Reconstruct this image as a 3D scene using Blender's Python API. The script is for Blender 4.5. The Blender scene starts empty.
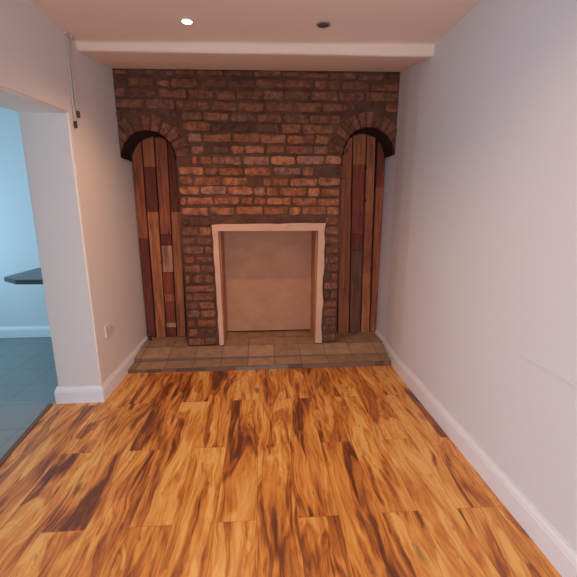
import bpy, bmesh, math, random
from math import pi, sin, cos, sqrt, atan
from mathutils import Vector
from mathutils.geometry import tessellate_polygon
random.seed(11)
S = bpy.context.scene
COL = S.collection

# ------------------------------------------------------------------ helpers
def lin(r, g, b):
    f = lambda c: (c/255/12.92) if c/255 <= .04045 else ((c/255+.055)/1.055)**2.4
    return (f(r), f(g), f(b), 1)

class NT:
    def __init__(s, name, rough=.6, spec=.3):
        s.m = bpy.data.materials.new(name); s.m.use_nodes = True
        s.t = s.m.node_tree; s.b = s.t.nodes['Principled BSDF']
        s.b.inputs['Roughness'].default_value = rough
        s.b.inputs['Specular IOR Level'].default_value = spec
        s._p = None
    def n(s, typ, **kw):
        d = s.t.nodes.new(typ)
        for k, v in kw.items():
            if hasattr(d, k): setattr(d, k, v)
        return d
    def l(s, a, b): s.t.links.new(a, b)
    def put(s, inp, v):
        if hasattr(v, 'is_linked') or hasattr(v, 'links'): s.l(v, inp)
        else: inp.default_value = v
    def pos(s):
        if not s._p: s._p = s.n('ShaderNodeTexCoord').outputs['Object']
        return s._p
    def mapping(s, v, scale=(1,1,1), loc=(0,0,0)):
        m = s.n('ShaderNodeMapping'); s.l(v, m.inputs['Vector'])
        m.inputs['Scale'].default_value = scale; m.inputs['Location'].default_value = loc
        return m.outputs[0]
    def noise(s, v, scale=5, detail=4, rough=.55, dist=0, out=0):
        d = s.n('ShaderNodeTexNoise'); s.l(v, d.inputs['Vector'])
        d.inputs['Scale'].default_value = scale; d.inputs['Detail'].default_value = detail
        d.inputs['Roughness'].default_value = rough; d.inputs['Distortion'].default_value = dist
        return d.outputs[out]
    def math(s, op, a, b=0., c=0.):
        d = s.n('ShaderNodeMath', operation=op)
        s.put(d.inputs[0], a); s.put(d.inputs[1], b); s.put(d.inputs[2], c)
        return d.outputs[0]
    def ramp(s, f, stops, interp='LINEAR'):
        d = s.n('ShaderNodeValToRGB'); s.l(f, d.inputs[0]); e = d.color_ramp.elements
        d.color_ramp.interpolation = interp
        while len(e) < len(stops): e.new(.5)
        for k, (p, c) in enumerate(stops):
            e[k].position = p; e[k].color = c if len(c) == 4 else (*c, 1)
        return d.outputs[0]
    def mix(s, f, a, b, mode='MIX'):
        d = s.n('ShaderNodeMix', data_type='RGBA', blend_type=mode)
        s.put(d.inputs[0], f); s.put(d.inputs[6], a); s.put(d.inputs[7], b)
        return d.outputs[2]
    def maprange(s, v, a, b, c=0., d_=1.):
        d = s.n('ShaderNodeMapRange'); s.l(v, d.inputs[0])
        for k, x in enumerate((a, b, c, d_)): d.inputs[k+1].default_value = x
        return d.outputs[0]
    def bump(s, h, strength=.3, dist=.01):
        d = s.n('ShaderNodeBump'); s.l(h, d.inputs['Height'])
        d.inputs['Strength'].default_value = strength; d.inputs['Distance'].default_value = dist
        s.l(d.outputs[0], s.b.inputs['Normal'])
    def color(s, c): s.put(s.b.inputs['Base Color'], c)

def plain(name, c, rough=.6, spec=.3, metal=0):
    m = NT(name, rough, spec); m.b.inputs['Metallic'].default_value = metal
    n = m.noise(m.pos(), 14, 3)
    m.color(m.mix(m.maprange(n, .3, .7, 0, .12), c, tuple(x*.8 for x in c[:3])+(1,)))
    return m.m

def plaster(name, c, b=.12, mottled=.1):
    m = NT(name, .75, .2)
    n = m.noise(m.pos(), 1.7, 5, .6); n2 = m.noise(m.pos(), 22, 4, .6)
    m.color(m.mix(m.maprange(n, .3, .75, 0, mottled), c, tuple(x*f for x, f in zip(c[:3], (.86, .80, .76)))+(1,)))
    big = m.noise(m.pos(), 3.2, 2)
    m.bump(m.math('ADD', m.math('MULTIPLY', n2, .12), big), b, .03)
    return m.m

def mesh_obj(name, bm, mat, parent=None, smooth=False, loc=(0,0,0)):
    me = bpy.data.meshes.new(name); bm.normal_update(); bm.to_mesh(me); bm.free()
    if smooth:
        for p in me.polygons: p.use_smooth = True
    o = bpy.data.objects.new(name, me); COL.objects.link(o)
    if mat: me.materials.append(mat)
    o.location = loc
    if parent:
        o.parent = parent
        if tuple(loc) == (0,0,0): o.location = tuple(-x for x in parent.location)   # world coords kept
    return o

def tag(o, label, cat, group=None):
    o['label'] = label; o['category'] = cat
    if group: o['group'] = group
    return o
def struct(o): o['kind'] = 'structure'; return o
def thing(name, loc, label, cat, group=None):
    o = bpy.data.objects.new(name, None); COL.objects.link(o); o.location = loc
    o.empty_display_size = .1
    return tag(o, label, cat, group)

def box(bm, a, b):
    vs = [bm.verts.new((x, y, z)) for x in (a[0], b[0]) for y in (a[1], b[1]) for z in (a[2], b[2])]
    for f in ((0,1,3,2),(4,6,7,5),(0,4,5,1),(2,3,7,6),(0,2,6,4),(1,5,7,3)): bm.faces.new([vs[i] for i in f])
    return vs
def finish(bm, bevel=0, seg=2):
    bmesh.ops.recalc_face_normals(bm, faces=bm.faces)
    if bevel: bmesh.ops.bevel(bm, geom=list(bm.edges), offset=bevel, segments=seg, affect='EDGES', profile=.6)
    return bm
def extrude_poly(pts, a, b, f):
    """closed outline pts in 2D, pushed from a to b; f(u,v,w) -> xyz"""
    bm = bmesh.new()
    A = [bm.verts.new(f(u, v, a)) for u, v in pts]; B = [bm.verts.new(f(u, v, b)) for u, v in pts]
    n = len(pts)
    for i in range(n): bm.faces.new((A[i], A[(i+1)%n], B[(i+1)%n], B[i]))
    for tri in tessellate_polygon([[Vector((u, v, 0)) for u, v in pts]]):
        bm.faces.new([A[i] for i in tri]); bm.faces.new([B[i] for i in tri])
    bmesh.ops.recalc_face_normals(bm, faces=bm.faces)
    return bm
XZ = lambda u, v, w: (u, w, v)
YZ = lambda u, v, w: (w, u, v)
XY = lambda u, v, w: (u, v, w)
def tube(bm, pts, r, n=8):
    rings = []
    for i, p in enumerate(pts):
        p = Vector(p); d = (Vector(pts[min(i+1, len(pts)-1)])-Vector(pts[max(i-1, 0)])).normalized()
        u = d.cross(Vector((.3, 1, .2))).normalized(); w = d.cross(u)
        rings.append([bm.verts.new(p+u*r*cos(2*pi*k/n)+w*r*sin(2*pi*k/n)) for k in range(n)])
    for a, b in zip(rings, rings[1:]):
        for k in range(n): bm.faces.new((a[k], a[(k+1)%n], b[(k+1)%n], b[k]))
    bm.faces.new(rings[0][::-1]); bm.faces.new(rings[-1])
def lathe(bm, prof, c, n=32, close=True):
    rings = [[bm.verts.new((c[0]+r*cos(2*pi*k/n), c[1]+r*sin(2*pi*k/n), c[2]+z)) for k in range(n)] for r, z in prof]
    for a, b in zip(rings, rings[1:]):
        for k in range(n): bm.faces.new((a[k], a[(k+1)%n], b[(k+1)%n], b[k]))
    if close: bm.faces.new(rings[-1]); bm.faces.new(rings[0][::-1])
    bmesh.ops.recalc_face_normals(bm, faces=bm.faces)

# ------------------------------------------------------------------ dimensions (metres)
XL, XR = -1.246, 1.20            # faces of the side walls
XK = -1.565                      # kitchen side of the left wall
YJ = 2.64                        # pier face beside the opening
YB = 3.49                        # face of the chimney breast
YA = 3.75                        # face of the alcove panelling
ZC = 2.55                        # ceiling
YREAR = -1.6

# ------------------------------------------------------------------ materials
WHITE = (.80, .76, .73, 1)
m_wall_l = plaster('wall_paint_left', (.82, .755, .69, 1))
m_wall_r = plaster('wall_paint_right', (.79, .775, .79, 1))
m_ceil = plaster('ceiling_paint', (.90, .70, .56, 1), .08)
m_kwall = plaster('kitchen_paint', (.78, .79, .80, 1), .05, .04)
m_trim = plain('white_gloss_paint', (.89, .89, .90, 1), .35, .4)
m_plastic = plain('white_plastic', (.74, .68, .62, 1), .4, .4)
m_slot = plain('dark_slot', (.03, .03, .03, 1), .6)
m_cord = plain('cream_cord', (.66, .55, .47, 1), .6)
m_brownend = plain('brown_connector', (.10, .045, .025, 1), .5)
m_chrome = plain('brushed_metal', (.55, .5, .46, 1), .35, .5, .9)
m_bezel = plain('white_bezel', (.78, .7, .64, 1), .4, .4)
m_worktop = plain('charcoal_worktop', (.075, .085, .095, 1), .35, .5)
m_pipe = plain('dull_pipe', (.10, .08, .07, 1), .5, .4, .5)

def floor_mat():
    m = NT('golden_wood_laminate', .30, .45)
    sp = m.n('ShaderNodeSeparateXYZ'); m.l(m.pos(), sp.inputs[0]); x, y = sp.outputs[0], sp.outputs[1]
    W, L = .197, 1.12
    u = m.math('DIVIDE', m.math('ADD', x, 3.005), W)
    ix = m.math('FLOOR', u)
    off = m.math('MULTIPLY', m.math('MODULO', ix, 2.), .5)
    v = m.math('ADD', m.math('DIVIDE', m.math('ADD', y, 5.26), L), off)
    iy = m.math('FLOOR', v)
    cb = m.n('ShaderNodeCombineXYZ'); m.l(ix, cb.inputs[0]); m.l(iy, cb.inputs[1])
    wn = m.n('ShaderNodeTexWhiteNoise', noise_dimensions='3D'); m.l(cb.outputs[0], wn.inputs['Vector'])
    r1 = wn.outputs['Value']; rc = wn.outputs['Color']
    # domain shifted for each board so the figure breaks at the seams
    sh = m.n('ShaderNodeVectorMath', operation='SCALE'); m.l(rc, sh.inputs[0]); sh.inputs['Scale'].default_value = 9.
    ad = m.n('ShaderNodeVectorMath', operation='ADD'); m.l(m.pos(), ad.inputs[0]); m.l(sh.outputs[0], ad.inputs[1])
    P = ad.outputs[0]
    # wandering of the grain
    warp = m.noise(m.mapping(P, (3.2, 1.1, 1)), 1.5, 3, .5, 0, 1)
    wv = m.n('ShaderNodeVectorMath', operation='MULTIPLY_ADD')
    m.l(warp, wv.inputs[0]); wv.inputs[1].default_value = (.13, .30, 0); m.l(P, wv.inputs[2])
    Q = wv.outputs[0]
    fig = m.noise(m.mapping(Q, (6.5, 1.0, 1)), 1., 3, .5, 1.5)
    rings = m.math('SINE', m.math('MULTIPLY', fig, 40.))
    fine = m.noise(m.mapping(Q, (75, 3, 1)), 1., 4, .6)
    broad = m.noise(m.mapping(Q, (10, 1.5, 1), (3, 7, 0)), 1., 5, .6, 1.2)
    t = m.math('ADD', m.math('MULTIPLY', fig, .62), m.math('MULTIPLY', broad, .62))
    t = m.math('ADD', t, m.math('MULTIPLY', rings, .044))
    t = m.math('ADD', t, m.math('MULTIPLY', m.math('SUBTRACT', fine, .5), .27))
    t = m.math('ADD', t, m.math('MULTIPLY', m.math('SUBTRACT', r1, .5), .12))
    col = m.ramp(t, [(.43, (.150, .045, .018)), (.50, (.30, .090, .026)), (.55, (.47, .150, .032)),
                     (.64, (.70, .275, .054)), (.76, (.84, .46, .13))])
    # knots / dark flecks
    vo = m.n('ShaderNodeTexVoronoi', feature='F1'); m.l(m.mapping(Q, (7, 2.3, 1)), vo.inputs['Vector']); vo.inputs['Scale'].default_value = 1.
    kn = m.maprange(vo.outputs['Distance'], .03, .16, .75, 0.)
    col = m.mix(kn, col, (.11, .025, .008, 1))
    vs = m.n('ShaderNodeTexVoronoi', feature='F1'); m.l(m.mapping(Q, (26, 7, 1)), vs.inputs['Vector']); vs.inputs['Scale'].default_value = 1.
    col = m.mix(m.maprange(vs.outputs['Distance'], .05, .13, .6, 0.), col, (.12, .03, .01, 1))
    # seams
    fu = m.math('FRACT', u); fv = m.math('FRACT', v)
    eu = m.math('MULTIPLY', m.math('MINIMUM', fu, m.math('SUBTRACT', 1., fu)), W)
    ev = m.math('MULTIPLY', m.math('MINIMUM', fv, m.math('SUBTRACT', 1., fv)), L)
    e = m.math('MINIMUM', eu, ev)
    seam = m.maprange(e, .0004, .0016, 1., 0.)
    col = m.mix(m.math('MULTIPLY', seam, .5), col, (.10, .03, .01, 1))
    m.color(col)
    m.l(m.maprange(fine, .3, .7, .27, .40), m.b.inputs['Roughness'])
    m.bump(m.math('SUBTRACT', m.math('MULTIPLY', fine, .15), seam), .12, .002)
    return m.m
m_floor = floor_mat()

def brick_mat(name, top=False):
    m = NT(name, .9, .12)
    at = m.n('ShaderNodeAttribute', attribute_name='tint')
    n1 = m.noise(m.pos(), 26, 5, .65); n2 = m.noise(m.pos(), 90, 3, .6); n3 = m.noise(m.pos(), 9, 4, .6)
    c = m.mix(m.maprange(n1, .4, .62, 0, .8), at.outputs['Color'], m.mix(1., at.outputs['Color'], (.45, .36, .34, 1), 'MULTIPLY'))
    c = m.mix(m.maprange(n3, .52, .66, 0, .75), c, (.125, .056, .034, 1))     # mortar smeared over the faces
    n4 = m.noise(m.mapping(m.pos(), (1, 1, 1), (5, 2, 8)), 17, 5, .7)
    c = m.mix(m.maprange(n4, .60, .72, 0, .55), c, (.42, .225, .145, 1))     # lime smears
    c = m.mix(m.maprange(n2, .62, .75, 0, .4), c, (.05, .022, .015, 1))
    m.color(c)
    m.bump(m.math('ADD', n1, m.math('MULTIPLY', n2, .5)), .7, .008)
    return m.m
m_brick = brick_mat('old_red_brick')
def mortar_mat():
    m = NT('brown_mortar', .95, .1)
    n1 = m.noise(m.pos(), 40, 5, .7); n2 = m.noise(m.pos(), 7, 4, .6)
    c = m.mix(m.maprange(n2, .35, .7), (.105, .047, .028, 1), (.18, .085, .050, 1))
    m.color(m.mix(m.maprange(n1, .5, .75, 0, .6), c, (.035, .02, .015, 1)))
    m.bump(n1, .9, .012); return m.m
m_mortar = mortar_mat()

m_shaded_mortar = plain('dark_mortar_with_shade', (.10, .060, .045, 1), .95, .1)  # dark mortar, with the shade under the arches put into its colour
def board_mat():
    m = NT('reclaimed_timber', .7, .2)
    at = m.n('ShaderNodeAttribute', attribute_name='tint')
    n = m.noise(m.mapping(m.pos(), (60, 60, 2.2)), 1., 4, .6, .6)
    b = m.noise(m.mapping(m.pos(), (14, 14, 3)), 1., 4, .65)
    c = m.mix(m.maprange(n, .38, .62, 0, .75), at.outputs['Color'], m.mix(1., at.outputs['Color'], (.42, .36, .34, 1), 'MULTIPLY'))
    c = m.mix(m.maprange(b, .50, .68, 0, .6), c, (.075, .034, .020, 1))
    vo = m.n('ShaderNodeTexVoronoi', feature='F1'); m.l(m.mapping(m.pos(), (9, 1, 4)), vo.inputs['Vector']); vo.inputs['Scale'].default_value = 1.
    c = m.mix(m.maprange(vo.outputs['Distance'], .05, .11, .85, 0), c, (.03, .012, .008, 1))
    m.color(c); m.bump(n, .35, .004); return m.m
m_board = board_mat()

def plaster_pink(name, a, b):
    m = NT(name, .85, .15)
    n = m.noise(m.mapping(m.pos(), (1, 1, 1.4)), 5, 5, .62, .4); n2 = m.noise(m.pos(), 38, 4, .6)
    c = m.mix(m.maprange(n, .32, .70), a, b)
    m.color(m.mix(m.maprange(n2, .6, .8, 0, .2), c, (.40, .20, .12, 1)))
    m.bump(m.math('ADD', n, m.math('MULTIPLY', n2, .3)), .35, .012); return m.m
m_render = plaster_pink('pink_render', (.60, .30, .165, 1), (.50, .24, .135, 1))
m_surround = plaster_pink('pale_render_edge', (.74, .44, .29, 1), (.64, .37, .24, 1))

def tile_mat():
    m = NT('quarry_tile', .55, .3)
    at = m.n('ShaderNodeAttribute', attribute_name='tint')
    n = m.noise(m.pos(), 11, 5, .6, .3); n2 = m.noise(m.pos(), 55, 3, .6)
    c = m.mix(m.maprange(n, .35, .7, 0, .6), at.outputs['Color'], (.20, .115, .065, 1))
    m.color(m.mix(m.maprange(n2, .58, .75, 0, .35), c, (.10, .05, .03, 1)))
    m.bump(n2, .3, .004); return m.m
m_tile = tile_mat()

def kfloor_mat():
    m = NT('grey_vinyl', .45, .35)
    b = m.n('ShaderNodeTexBrick'); m.l(m.pos(), b.inputs['Vector'])
    b.offset = 0.; b.inputs['Scale'].default_value = 1.; b.inputs['Brick Width'].default_value = .33; b.inputs['Row Height'].default_value = .33
    b.inputs['Mortar Size'].default_value = .004
    b.inputs['Color1'].default_value = (.25, .28, .29, 1); b.inputs['Color2'].default_value = (.26, .295, .305, 1)
    b.inputs['Mortar'].default_value = (.17, .21, .22, 1)
    n = m.noise(m.pos(), 8, 4)
    m.color(m.mix(m.maprange(n, .3, .7, 0, .25), b.outputs[0], (.16, .19, .20, 1))); return m.m
m_kfloor = kfloor_mat()

# ------------------------------------------------------------------ the room
# left wall: outline in Y-Z with the wide doorless opening
pts = [(YREAR, 0), (1.15, 0), (1.15, 1.965), (YJ, 2.05), (YJ, 0), (4.16, 0), (4.16, 2.8), (YREAR, 2.8)]
bm = extrude_poly(pts, XK, XL, YZ)
bmesh.ops.bevel(bm, geom=[e for e in bm.edges if all(1.1 < v.co.y < 2.7 for v in e.verts) and e.calc_length() > .5],
                offset=.012, segments=3, affect='EDGES')
struct(mesh_obj('wall_left', bm, m_wall_l))
XR2 = 1.236                      # the right wall runs slightly out of true towards the back
RW = [(XR, YREAR), (XR, 2.95), (XR+.012, 3.2), (XR2, 3.46), (XR2, 4.16)]
struct(mesh_obj('wall_right', extrude_poly(RW+[(XR+.15, 4.16), (XR+.15, YREAR)], 0, 2.8, XY), m_wall_r))
bm = bmesh.new(); box(bm, (XL, 3.90, 0), (XR2-.001, 4.16, 2.8)); struct(mesh_obj('wall_back', finish(bm), m_mortar))
# rear wall (behind the photographer) with its window opening
bm = bmesh.new()
box(bm, (-3.9, YREAR-.2, 0), (-.9, YREAR, 2.8)); box(bm, (.9, YREAR-.2, 0), (XR+.15, YREAR, 2.8))
box(bm, (-.9, YREAR-.2, 0), (.9, YREAR, .06)); box(bm, (-.9, YREAR-.2, 2.15), (.9, YREAR, 2.8))
struct(mesh_obj('wall_rear', finish(bm), m_wall_r))
bm = bmesh.new()
for a, b in (((-.9, .06), (-.84, 2.15)), ((.84, .06), (.9, 2.15)), ((-.84, .06), (.84, .12)), ((-.84, 2.09), (.84, 2.15)), ((-.03, .12), (.03, 2.09))):
    box(bm, (a[0], YREAR-.14, a[1]), (b[0], YREAR-.08, b[1]))
struct(mesh_obj('door_1', finish(bm), m_trim))

bm = extrude_poly(RW[:4]+[(XR2, 3.90), (XL, 3.90), (XL, YJ), (-1.615, YJ), (-1.45, 1.15), (XL, 1.15), (XL, YREAR)], -.05, 0, XY)
struct(mesh_obj('floor', bm, m_floor))
bm = extrude_poly([(-3.9, YREAR), (XK, YREAR), (XK, 1.15), (-1.47, 1.15), (-1.625, YJ), (XK-.001, YJ), (XK-.001, 4.17), (-3.9, 4.17)], -.06, -.004, XY)
struct(mesh_obj('floor_kitchen', bm, m_kfloor))

# ceiling: flat, with the dropped step in front of the chimney breast and the slope behind it
bm = bmesh.new(); NXs = 26
def ceil_prof(x):
    t = (x-XL)/(XR-XL); wob = .004*sin(x*5.1)+.003*sin(x*11+1)
    y = 2.868+(2.735-2.868)*t+wob; zlow = 2.502+(2.480-2.502)*t+wob*.6
    zt = 2.590+.030*t
    pr = [(YREAR, ZC), (y-.03, ZC), (y-.01, ZC-.004), (y, ZC-.014), (y+.004, zlow+.012), (y+.012, zlow+.002), (y+.03, zlow)]
    return pr+[(y+.33, zlow+(zt-zlow)*.45), (3.466, zt), (3.467, zt+.06), (3.90, zt+.06), (3.90, 2.85), (YREAR, 2.85)]
rows = []
for i in range(NXs+1):
    x = XL+(XR2-XL)*i/NXs; rows.append([bm.verts.new((x, a, b)) for a, b in ceil_prof(x)])
for a, b in zip(rows, rows[1:]):
    n = len(a)
    for k in range(n): bm.faces.new((a[k], a[(k+1)%n], b[(k+1)%n], b[k]))
bm.faces.new(rows[0]); bm.faces.new(rows[-1])
bmesh.ops.recalc_face_normals(bm, faces=bm.faces)
struct(mesh_obj('ceiling', bm, m_ceil))
# kitchen shell
bm = bmesh.new(); box(bm, (-3.9, 4.17, 0), (XK, 4.3, 2.8)); struct(mesh_obj('wall_kitchen_back', finish(bm), m_kwall))
bm = bmesh.new(); box(bm, (-4.05, YREAR, 0), (-3.9, 4.3, .9)); box(bm, (-4.05, YREAR, 2.2), (-3.9, 4.3, 2.8))
box(bm, (-4.05, YREAR, .9), (-3.9, 2.1, 2.2)); box(bm, (-4.05, 3.7, .9), (-3.9, 4.3, 2.2))
struct(mesh_obj('wall_kitchen_left', finish(bm), m_kwall))
bm = bmesh.new(); box(bm, (-3.9, YREAR, 2.55), (XK, 4.17, 2.7)); struct(mesh_obj('ceiling_kitchen', finish(bm), m_kwall))

# skirting boards: moulded profile (out from wall, up)
def skirting_profile(h, t=.018):
    return [(0, 0), (t, 0), (t, h*.72), (t*.86, h*.755), (t*.86, h*.80), (t*.70, h*.87), (t*.42, h*.93), (t*.36, h), (0, h)]
def sweep(path, outs, prof, name, mat=m_trim):
    bm = bmesh.new(); R = []
    for p, o in zip(path, outs): R.append([bm.verts.new((p[0]+o[0]*a, p[1]+o[1]*a, b)) for a, b in prof])
    for a, b in zip(R, R[1:]):
        n = len(a)
        for k in range(n): bm.faces.new((a[k], a[(k+1)%n], b[(k+1)%n], b[k]))
    bm.faces.new(R[0]); bm.faces.new(R[-1]); bmesh.ops.recalc_face_normals(bm, faces=bm.faces)
    return struct(mesh_obj(name, bm, mat))
g = .001
sweep([(XK-g, 4.14), (XK-g, YJ-g), (XL+g, YJ-g), (XL+g, YA-.004)], [(-1, 0), (-1, -1), (1, -1), (1, 0)], skirting_profile(.130), 'baseboard_left')
sweep([(XR-g, YREAR+.002), (XR-g, 2.95), (XR+.012-g, 3.2), (XR2-g, 3.46), (XR2-g, YA-.004)], [(-1, 0)]*5, skirting_profile(.142), 'baseboard_right')
sweep([(-3.89, 4.169), (XK-.022, 4.169)], [(0, -1), (0, -1)], skirting_profile(.13), 'baseboard_kitchen')
# threshold strip where timber meets the kitchen floor
bm = extrude_poly([(-1.632, YJ-.022), (-1.602, YJ-.022), (-1.435, 1.16), (-1.468, 1.16)], .0005, .007, XY)
struct(mesh_obj('trim_1', bm, plain('dark_threshold_wood', (.16, .075, .04, 1), .45)))
# thin raised strip on the right wall
bm = bmesh.new(); box(bm, (XR-.005, .45, .772), (XR-.0005, 1.535, .781)); finish(bm, .0015)
struct(mesh_obj('trim_2', bm, m_wall_r))

# ------------------------------------------------------------------ chimney breast
SPR = {'l': (-1.003, 1.882), 'r': (.984, 1.935)}; RI = .243; RO = .372
PXL, PXR = -.760, .731             # outer edges of the pier between the alcoves
FX0, FX1, FZ = -.470, .590, 1.300  # outer edge of the fireplace surround
EXL, EXR = XL+.001, XR2-.001
def arc(c, a0, a1, r, n=18): return [(c[0]+r*cos(a0+(a1-a0)*i/n), c[1]+r*sin(a0+(a1-a0)*i/n)) for i in range(n+1)]
L_, R_ = SPR['l'], SPR['r']
topz = lambda x: 2.588+.030*(x-EXL)/(EXR-EXL)+.004*sin(x*17)+.003*sin(x*41)
fx0, fx1, fz = FX0+.02, FX1-.02, FZ-.02
pts = [(EXL, 1.885)] + [p for p in arc(L_, pi, 0, RI) if p[0] > EXL+.002] + [(PXL, .112), (fx0, .112), (fx0, fz), (fx1, fz), (fx1, .112), (PXR, .112)]
pts += [p for p in arc(R_, pi, 0, RI) if p[0] < EXR-.002 and p[1]>1.94] + [(EXR, 1.936), (EXR, 2.628), (EXL, 2.598)]
cb = thing('chimney_breast', (-.0, 3.6, .11), 'exposed red brick chimney breast with two arched alcoves, standing on the tiled hearth', 'chimney breast')
bm = extrude_poly(pts, YB, YA-.006, XZ)
mesh_obj('mortar_backing', bm, m_mortar, cb)

def brick_tint(x, z):
    r = random.random()
    k = max(0., min(1., (z-1.15)/.3))*max(0., min(1., (2.30-z)/.4))       # redder in the middle courses, mortar-dulled piers below, duller towards the top
    if abs(x) > .8: k *= .45
    if r < .08+.10*(1-k)+(.12 if z < 1.25 else 0): base = (.42, .195, .120)      # pale, limewashed
    elif r < .12+.30*(1-k): base = (.13, .065, .046)    # burnt or mortar covered
    elif r < .6: base = (.42, .150, .070)
    else: base = (.52, .200, .095)
    dull = (.215, .088, .050)
    w = .30+.70*k; v = random.uniform(.82, 1.15)
    return tuple((a*w+b*(1-w))*v for a, b in zip(base, dull))+(1,)

def put_brick(bm, lay, x0, x1, z0, z1, out, jit=.006, col=None):
    """one worn brick: jittered outline with rounded corners, raised from the mortar"""
    w, h = x1-x0, z1-z0; c = min(.012, w*.3, h*.3)
    base = [(x0+c, z0)] + [(x0+w*t, z0) for t in ((.33, .66) if w > .12 else (.5,))] + [(x1-c, z0), (x1, z0+c), (x1, (z0+z1)/2), (x1, z1-c), (x1-c, z1)]
    base += [(x0+w*t, z1) for t in ((.66, .33) if w > .12 else (.5,))] + [(x0+c, z1), (x0, z1-c), (x0, (z0+z1)/2), (x0, z0+c)]
    base = [(min(EXR, max(EXL, x+random.uniform(-jit, jit))), min(z+random.uniform(-jit, jit), topz(x)-.002)) for x, z in base]
    cx, cz = (x0+x1)/2, (z0+z1)/2
    def ring(s, y): return [bm.verts.new((cx+(x-cx)*(1-s/w*2), y, cz+(z-cz)*(1-s/h*2))) for x, z in base]
    tilt = random.uniform(-.003, .003)
    A = ring(0, YB+.004); B = ring(.001, YB-out*.6); D = ring(.006, YB-out+tilt); E = ring(min(w, h)*.28, YB-out-.0015-tilt)
    n = len(base); col = col or brick_tint(cx, cz); fs = []
    for P, Q in ((A, B), (B, D), (D, E)):
        for k in range(n): fs.append(bm.faces.new((P[k], Q[k], Q[(k+1)%n], P[(k+1)%n])))
    fs.append(bm.faces.new(E))
    for f in fs:
        for lp in f.loops: lp[lay] = col

bm = bmesh.new(); lay = bm.loops.layers.float_color.new('tint')
P = .0905; z = .118; ci = 0
while z < 2.565:
    hh = P-.021+random.uniform(-.006, .005); z1 = z+hh if z+P < 2.565 else 2.625; iv = [(EXL, EXR)]
    def cut(a, b):
        global iv
        out = []
        for s, e in iv:
            if b <= s or a >= e: out.append((s, e)); continue
            if a-s > .03: out.append((s, a))
            if e-b > .03: out.append((b, e))
        iv = out
    for key in 'lr':
        c = SPR[key]
        if z < c[1]+.0: 
            cut(c[0]-(RI+.3 if z < c[1] else RI), c[0]+RI+.012) if key == 'l' else cut(c[0]-RI-.012, c[0]+RI+.3)
        if z1 > c[1] and z < c[1]+RO:
            d = max(0., z-c[1]) ; hw = sqrt(max(0, (RO+.008)**2-d*d)); cut(c[0]-hw, c[0]+hw)
    if z < FZ: cut(FX0-.008, FX1+.008)
    for s, e in iv:
        x = s; first = True
        while x < e-.03:
            L = random.choice((.235, .25, .265, .255, .24, .12, .185))
            if z < 1.25: L = random.choice((.12, .2, .24, .16, .09))
            if first and ci % 2: L *= .55
            first = False
            xe = min(x+L, e)
            if e-xe < .05: xe = e
            zz = z+random.uniform(-.003, .003)+.006*sin(x*2.3+ci)
            if random.random() > .035: put_brick(bm, lay, x, xe-.004 if xe == e else xe-random.uniform(.012, .024), zz, zz+z1-z, random.uniform(.007, .017))
            x = xe
    z += P; ci += 1
bmesh.ops.recalc_face_normals(bm, faces=bm.faces)
mesh_obj('brickwork', bm, m_brick, cb, True)

for key, n in (('l', 11), ('r', 13)):
    c = SPR[key]; bm = bmesh.new(); lay = bm.loops.layers.float_color.new('tint')
    for i in range(n):
        a0 = pi*i/n+.022; a1 = pi*(i+1)/n-.022
        a0 += random.uniform(-.01, .02); ro = RO+random.uniform(-.035, .008); yf = YB-random.uniform(.006, .018)
        q = []
        for r in (RI-.006, ro):
            for a in (a0, a1):
                s = 1/ max(.8, cos((a1-a0)/2)) if r > .3 else 1
                q.append((c[0]+r*s*cos(a), c[1]+r*s*sin(a)))
        cx = sum(p[0] for p in q)/4
        if not (EXL-.03 < cx < EXR+.03): continue
        vs = []
        for y, sc in ((YA-.004, 1), (yf+.012, 1), (yf, .86)):
            mx = sum(p[0] for p in q)/4; mz = sum(p[1] for p in q)/4
            vs.append([bm.verts.new((min(EXR, max(EXL, mx+(p[0]-mx)*sc+random.uniform(-.003, .003))), y, mz+(p[1]-mz)*sc+random.uniform(-.003, .003))) for p in (q[0], q[1], q[3], q[2])])
        fs = [bm.faces.new(vs[2]), bm.faces.new(vs[0][::-1])]
        for A, B in zip(vs, vs[1:]):
            for k in range(4): fs.append(bm.faces.new((A[k], A[(k+1)%4], B[(k+1)%4], B[k])))
        t = brick_tint(cx, 2.35)
        for f in fs:
            for lp in f.loops: lp[lay] = t
    bmesh.ops.recalc_face_normals(bm, faces=bm.faces)
    mesh_obj('brick_arch', bm, m_brick, cb)
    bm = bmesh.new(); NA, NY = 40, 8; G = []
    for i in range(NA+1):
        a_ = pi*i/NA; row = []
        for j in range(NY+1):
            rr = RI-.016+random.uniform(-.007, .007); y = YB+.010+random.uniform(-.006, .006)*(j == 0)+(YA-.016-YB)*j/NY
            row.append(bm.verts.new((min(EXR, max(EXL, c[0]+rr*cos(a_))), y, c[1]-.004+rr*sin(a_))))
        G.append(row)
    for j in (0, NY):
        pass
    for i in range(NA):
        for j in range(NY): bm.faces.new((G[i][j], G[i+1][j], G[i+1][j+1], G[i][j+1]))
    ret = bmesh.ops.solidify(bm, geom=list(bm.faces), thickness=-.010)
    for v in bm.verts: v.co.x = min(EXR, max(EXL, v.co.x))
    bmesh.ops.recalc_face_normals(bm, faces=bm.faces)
    mesh_obj('arch_soffit', bm, m_shaded_mortar, cb, True)

# ------------------------------------------------------------------ fireplace
fp = thing('fireplace', (.06, 3.65, .11), 'plastered empty fireplace opening with a pale pink edge, in the middle of the brickwork', 'fireplace')
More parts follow.
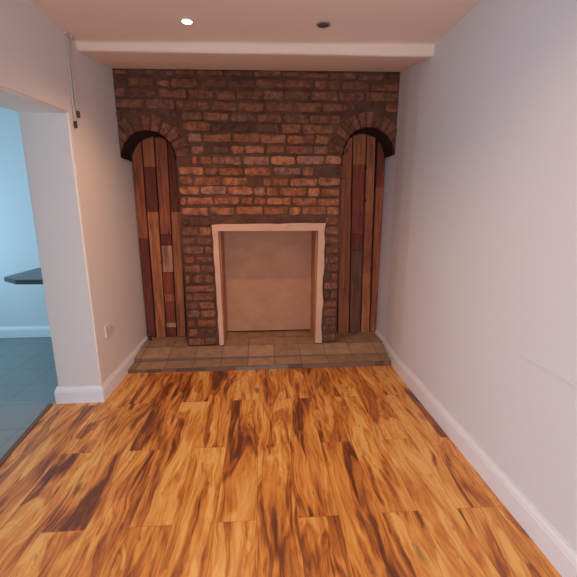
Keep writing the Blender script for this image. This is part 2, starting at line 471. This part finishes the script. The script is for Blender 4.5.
# pale edge, uneven outline: outer and inner loops
IX0, IX1, IZ = -.418, .526, 1.240
def wob(x, s=.006): return x+random.uniform(-s, s)
outer = [(wob(FX0+.022*(1-t), .005), .112+(FZ-.112)*t) for t in [i/14 for i in range(14)]]
outer += [(FX0-.004, FZ-.004)]+[(FX0+(FX1-FX0)*t, wob(FZ+.012*t, .004)) for t in [i/12 for i in range(1, 12)]]+[(FX1+.006, FZ+.012)]
outer += [(wob(FX1-.016*(t), .008), FZ-(FZ-.112)*t) for t in [i/14 for i in range(1, 15)]]
inner = [(IX1-.012, .112), (IX1-.006, .6), (IX1, IZ), (IX0, IZ), (IX0+.008, .6), (IX0+.013, .112)]
bm = extrude_poly(outer+inner, YB-.026, YB+.06, XZ)
mesh_obj('surround_edge', bm, m_surround, fp)
YF = 3.855
bm = bmesh.new()
def slab(q):    # q: 4 points front->back thickened
    pass
t = .035
bm1 = extrude_poly([(IX0+.012, YB+.061), (IX0+.012, YF), (IX0-.035, YF), (IX0-.035, YB+.061)], .112, IZ+.03, XY)
mesh_obj('side_lining', bm1, m_render, fp)
bm1 = extrude_poly([(IX1-.011, YB+.061), (IX1+.035, YB+.061), (IX1+.035, YF), (IX1-.011, YF)], .112, IZ+.03, XY)
mesh_obj('side_lining', bm1, m_render, fp)
bm = bmesh.new(); box(bm, (IX0+.013, YB+.061, IZ-.0), (IX1-.012, YF, IZ+.03)); mesh_obj('top_lining', finish(bm), m_render, fp)
bm = bmesh.new(); box(bm, (IX0-.035, YF+.001, .124), (IX1+.035, YF+.03, IZ+.03)); mesh_obj('back_panel', finish(bm), m_render, fp)

# ------------------------------------------------------------------ hearth
hx0, hx1 = XL+.020, XR-.0195
he = thing('hearth', (0, 3.3, 0), 'low raised hearth of worn brown tiles in two steps, in front of the chimney breast', 'hearth')
def hz(x, y):            # worn top surface height
    if y <= 3.29: 
        t = (x-hx0)/(hx1-hx0); return .030+.020*t+.004*(y-3.12)/.17
    if y <= 3.49: return .066+(.100-.066)*(y-3.29)/.20-(.010*(x-hx0)/(hx1-hx0) if y < 3.3 else 0)
    return .100+.008*(y-3.49)/.4
edge = lambda y: 0 if y < 3.2 else (.016 if y < 3.4 else .034)
def tiles(name, y_rows, y_end, shift, base_drop=.006):
    bm = bmesh.new(); lay = bm.loops.layers.float_color.new('tint')
    def quad_block(x0, x1, y0, y1, top, bot, col, sc=.0):
        T = [bm.verts.new((x, y, top(x, y))) for x, y in ((x0, y0), (x1, y0), (x1, y1), (x0, y1))]
        B = [bm.verts.new((v.co.x, v.co.y, bot)) for v in T]
        fs = [bm.faces.new(T), bm.faces.new(B[::-1])]
        for k in range(4): fs.append(bm.faces.new((T[k], B[k], B[(k+1)%4], T[(k+1)%4])))
        for i_, f in enumerate(fs):
            for lp in f.loops: lp[lay] = col if i_ == 0 else (col[0]*.5, col[1]*.44, col[2]*.42, 1)     # sides and underside darker than the top
    ys = y_rows+[y_end]
    N = 24
    for i in range(N):      # grout bed
        xa = hx0+(hx1-hx0)*i/N; xb = hx0+(hx1-hx0)*(i+1)/N
        for a, b in zip(ys, ys[1:]):
            if i == N-1: xb = hx1+edge(a)
            quad_block(xa, xb, a+.002, b-.0005, lambda x, y: hz(x, (y-.002 if abs(y-a)<.01 else y))-.003, .001, (.20, .115, .075, 1))
    for r, (a, b) in enumerate(zip(ys, ys[1:])):
        x = hx0-shift[r]; HX = hx1+edge(a)
        while x < HX-.02:
            xe = x+.252; x0 = max(x, hx0); x1 = min(xe-.007, HX)
            if x1-x0 > .03:
                v = random.uniform(.85, 1.15); dz = random.uniform(-.001, .0015)
                c = (.44*v, .275*v, .17*v*random.uniform(.9, 1.1), 1)
                quad_block(x0, x1, a+.001, b-.007, lambda x, y: hz(x, min(max(y, a), b-.001))+dz, .002, c)
            x = xe
    bmesh.ops.recalc_face_normals(bm, faces=bm.faces)
    return mesh_obj(name, bm, m_tile, he)
tiles('lower_step', [3.125], 3.289, [.19])
tiles('upper_platform', [3.2905, 3.49, 3.69], 3.888, [.19, .19, .06])
# dark, crumbling brick-on-edge face of the lower step
bm = bmesh.new(); lay = bm.loops.layers.float_color.new('tint'); x = hx0
while x < hx1-.02:
    L = random.uniform(.07, .2); x1 = min(x+L, hx1); zt = hz((x+x1)/2, 3.12)-random.uniform(.003, .007)
    lo = -.30 < x < .10
    vs = box(bm, (x, 3.118-random.uniform(0, .005), .0005), (x1-.003, 3.1245, zt))
    c = (.25, .19, .15, 1) if lo else random.choice([(.16, .075, .055, 1), (.11, .055, .045, 1), (.22, .11, .075, 1)])
    for f in set(f for v in vs for f in v.link_faces):
        for lp in f.loops: lp[lay] = c
    x = x1
mesh_obj('step_face', finish(bm), m_tile, he)

# ------------------------------------------------------------------ alcove panelling
LT = (.52, .175, .070); MD = (.43, .125, .052); DK = (.20, .050, .028); GB = (.22, .085, .048); RD = (.30, .070, .036); PL = (.55, .27, .16)
def panel(bounds, segs, label):
    bm = bmesh.new(); lay = bm.loops.layers.float_color.new('tint')
    for (xb0, xb1, xt0, xt1), sg in zip(bounds, segs):
        ztop = 2.20
        for (za, zb, c) in sg:
            X = lambda zz, lo, hi: lo+(hi-lo)*(zz-.115)/(ztop-.115)
            yf = YA-random.uniform(-.002, .010); g = .006
            v = random.uniform(.92, 1.08)
            q = [(X(za, xb0, xt0)+g, za+.001), (X(za, xb1, xt1)-g, za+.001), (X(zb, xb1, xt1)-g, zb-.0015), (X(zb, xb0, xt0)+g, zb-.0015)]
            F = [bm.verts.new((x, yf+.010, z)) for x, z in q]; B = [bm.verts.new((x, YA+.04, z)) for x, z in q]
            mx = sum(p[0] for p in q)/4
            I = [bm.verts.new((x+(.003 if x < mx else -.003), yf+.006, z)) for x, z in q]
            fs = [bm.faces.new(I)]
            for A, D in ((F, I), (B, F)):
                for k in range(4): fs.append(bm.faces.new((A[k], A[(k+1)%4], D[(k+1)%4], D[k])))
            for f in fs:
                for lp in f.loops: lp[lay] = (c[0]*v, c[1]*v, c[2]*v, 1)
    vs = box(bm, (bounds[0][0]+.002, YA+.0405, .115), (bounds[-1][1]-.002, YA+.06, 2.2))
    for f in set(f for v in vs for f in v.link_faces):
        for lp in f.loops: lp[lay] = (.02, .012, .01, 1)
    bmesh.ops.recalc_face_normals(bm, faces=bm.faces)
    return tag(mesh_obj('timber_panelling', bm, m_board), label, 'wood panelling', None)
zl = lambda y: .115+(337-y)*.01006
zr = lambda y: .105+(333-y)*.01046
a = XL+.002
panel([(a, -1.147, a, -1.135), (-1.147, -1.04, -1.135, -1.015), (-1.04, -.932, -1.015, -.893), (-.932, -.835, -.893, -.778), (-.835, -.763, -.778, -.763)],
      [[(.112, zl(234), DK), (zl(234), 2.2, MD)],
       [(.112, zl(208), LT), (zl(208), zl(166), DK), (zl(166), 2.2, MD)],
       [(.112, zl(327), DK), (zl(327), zl(322), PL), (zl(322), zl(299), RD), (zl(299), zl(291), MD), (zl(291), zl(268), RD), (zl(268), zl(241), PL), (zl(241), zl(230), DK), (zl(230), 2.2, MD)],
       [(.112, zl(208), LT), (zl(208), zl(146), DK), (zl(146), 2.2, MD)],
       [(.112, 2.2, DK)]],  # sliver beside the pier: its shadow is painted as a dark board
      'reclaimed timber boards lining the arched alcove left of the fireplace')
b = XR2-.002
panel([(.734, .80, .734, .765), (.80, .929, .765, .893), (.929, 1.058, .893, 1.03), (1.058, 1.160, 1.03, 1.125), (1.160, b, 1.14, b)],
      [[(.108, 2.2, DK)],
       [(.108, zr(206), MD), (zr(206), zr(177), MD), (zr(177), 2.2, MD)],
       [(.108, zr(246), GB), (zr(246), zr(229), DK), (zr(229), zr(164), RD), (zr(164), 2.2, LT)],
       [(.108, zr(269), LT), (zr(269), zr(208), MD), (zr(208), 2.2, LT)],
       [(.108, zr(185), MD), (zr(185), 2.2, RD)]],
      'reclaimed timber boards lining the arched alcove right of the fireplace, beside the long white wall')
# small capped pipe in the corner of the left alcove
bm = bmesh.new(); lathe(bm, [(.012, .0), (.012, .05), (.019, .052), (.019, .072), (.010, .078), (.001, .079)], (-1.185, 3.68, .104), 14)
tag(mesh_obj('pipe_stub', bm, m_pipe, None, True), 'short dull capped pipe rising from the hearth in the left alcove corner', 'pipe')

# ------------------------------------------------------------------ fittings
so = thing('wall_socket', (XL, 2.87, .50), 'double white plug socket low on the left wall', 'plug socket')
bm = bmesh.new(); box(bm, (XL+.0005, 2.798, .452), (XL+.012, 2.944, .548)); mesh_obj('faceplate', finish(bm, .003), m_plastic, so)
for yc in (2.834, 2.908):
    bm = bmesh.new(); box(bm, (XL+.012, yc-.007+.022, .520), (XL+.016, yc+.007+.022, .537)); mesh_obj('switch', finish(bm, .001), m_plastic, so)
    bm = bmesh.new()
    for dy, dz, w, h in ((0, .506, .004, .010), (-.011, .484, .007, .004), (.011, .484, .007, .004)):
        box(bm, (XL+.0118, yc+dy-w/2, dz-h/2), (XL+.0126, yc+dy+w/2, dz+h/2))
    mesh_obj('pin_holes', finish(bm), m_slot, so)

def cable(pts2, zend, yend, label):
    t = thing('hanging_cable', (XL+.01, pts2[0][0], 2.54), label, 'cable', 'loose cables on the left wall')
    bm = bmesh.new()
    for off in (-.006, .006):
        pp = []
        P0 = [(y+off*(1.8-1.6*i/len(pts2)), z) for i, (y, z) in enumerate(pts2)]
        for (y0, z0), (y1, z1) in zip(P0, P0[1:]):
            for k in range(5): pp.append((XL+.009, y0+(y1-y0)*k/5+.001*sin(z0*40), z0+(z1-z0)*k/5))
        pp.append((XL+.009, P0[-1][0], P0[-1][1])); tube(bm, pp, .0036)
    mesh_obj('cord', bm, m_cord, t, True)
    bm = bmesh.new(); box(bm, (XL+.002, yend-.010, zend-.032), (XL+.018, yend+.010, zend+.010)); mesh_obj('connector', finish(bm, .003), m_brownend, t)
    return t
cable([(2.735, 2.535), (2.715, 2.42), (2.705, 2.25), (2.700, 2.10), (2.700, 2.025)], 2.005, 2.700, 'longer of two thin cream cables hanging from the clip high on the left wall')
cable([(2.765, 2.535), (2.755, 2.42), (2.748, 2.28), (2.748, 2.15), (2.755, 2.095)], 2.080, 2.757, 'shorter of two thin cream cables hanging from the clip high on the left wall')
bm = bmesh.new(); box(bm, (XL+.0005, 2.70, 2.532), (XL+.020, 2.80, 2.546)); box(bm, (XL+.020, 2.742, 2.522), (XL+.032, 2.758, 2.547))
tag(mesh_obj('cable_clip', finish(bm, .002), m_cord), 'small cream clip at the ceiling corner holding two hanging cables', 'cable clip')

def downlight(x, y, lit, label):
    t = thing('recessed_downlight', (x, y, ZC), label, 'ceiling light')
    bm = bmesh.new(); lathe(bm, [(.030, -.001), (.043, -.001), (.042, -.006), (.034, -.008), (.030, -.006)], (x, y, ZC), 36, False)
    vs = list(bm.verts); mesh_obj('bezel', bm, m_bezel if lit else m_chrome, t, True)
    bm = bmesh.new(); lathe(bm, [(.0285, -.001), (.0285, -.0045), (.015, -.0055), (.004, -.006)], (x, y, ZC), 28)
    if lit:
        e = NT('lit_lamp_glass'); e.b.inputs['Emission Color'].default_value = (1, .82, .6, 1); e.b.inputs['Emission Strength'].default_value = 12
        m = e.m
    else: m = plain('dark_lamp_glass', (.12, .10, .09, 1), .2, .5)
    mesh_obj('bulb', bm, m, t, True)
downlight(-.437, 2.525, True, 'lit recessed ceiling downlight, the bright one on the left')
downlight(.390, 2.505, False, 'unlit recessed ceiling downlight with a dark metal rim, right of the lit one')

# kitchen worktop beyond the opening
zt = .872
bm = extrude_poly([(-2.045, 3.095), (XK-.003, 3.07), (XK-.003, 4.15), (-2.225, 4.15), (-2.225, 3.235)], zt-.040, zt, XY)
bmesh.ops.bevel(bm, geom=[e for e in bm.edges if abs(e.verts[0].co.z-e.verts[1].co.z) < .001 and e.calc_length() > .1 and len(e.link_faces) == 2 and abs(e.calc_face_angle(0)) > 1], offset=.003, segments=2, affect='EDGES')
bb = thing('breakfast_bar', (-1.9, 3.5, 0), 'dark charcoal breakfast bar worktop with a clipped corner, in the blue-lit kitchen through the opening', 'worktop')
mesh_obj('worktop', bm, m_worktop, bb)
bm = bmesh.new(); lathe(bm, [(.04, -.004), (.04, .004), (.025, .008), (.025, zt-.05), (.05, zt-.046), (.05, zt-.0405)], (-1.72, 3.32, 0), 24)
mesh_obj('leg', bm, m_chrome, bb, True)

# ------------------------------------------------------------------ light
def area(name, loc, rot, sx, sy, power, col):
    l = bpy.data.lights.new(name, 'AREA'); l.shape = 'RECTANGLE'; l.size = sx; l.size_y = sy; l.energy = power; l.color = col
    o = bpy.data.objects.new(name, l); COL.objects.link(o); o.location = loc; o.rotation_euler = rot; return o
area('window_daylight', (0, YREAR-.25, .85), (pi/2-.2, 0, 0), 1.7, 1.45, 80, (.57, .75, 1))
area('kitchen_daylight', (-4.02, 2.9, 1.35), (0, -pi/2+.35, 0), 1.0, 1.5, 42, (.42, .76, 1.0))
def spot(x, y, power, size=140, blend=.9, col=(1, .575, .31)):
    l = bpy.data.lights.new('downlight_lamp', 'SPOT'); l.energy = power; l.color = col; l.spot_size = math.radians(size); l.spot_blend = blend; l.shadow_soft_size = .02
    o = bpy.data.objects.new('downlight_lamp', l); COL.objects.link(o); o.location = (x, y, ZC-.012)
spot(-.437, 2.525, 54)
for x, y in ((-.43, 1.3), (.40, 1.3), (-.43, 0), (.4, 0)): spot(x, y, 20 if y > 1 else 9)
w = bpy.data.worlds.new('world'); S.world = w; w.use_nodes = True
w.node_tree.nodes['Background'].inputs[0].default_value = (.75, .87, 1, 1); w.node_tree.nodes['Background'].inputs[1].default_value = .15

# ------------------------------------------------------------------ camera
cd = bpy.data.cameras.new('camera'); cd.sensor_width = 36; cd.lens = 36*364/577; cd.clip_start = .02
cam = bpy.data.objects.new('camera', cd); COL.objects.link(cam)
cam.location = (0, 0, 1.45)
cam.rotation_euler = (pi/2-atan(80.5/364), 0, -atan(26/373.))
S.camera = cam
vs = S.view_settings; vs.view_transform = 'Standard'; vs.look = 'None'; vs.gamma = 1; vs.exposure = 0; vs.use_curve_mapping = False
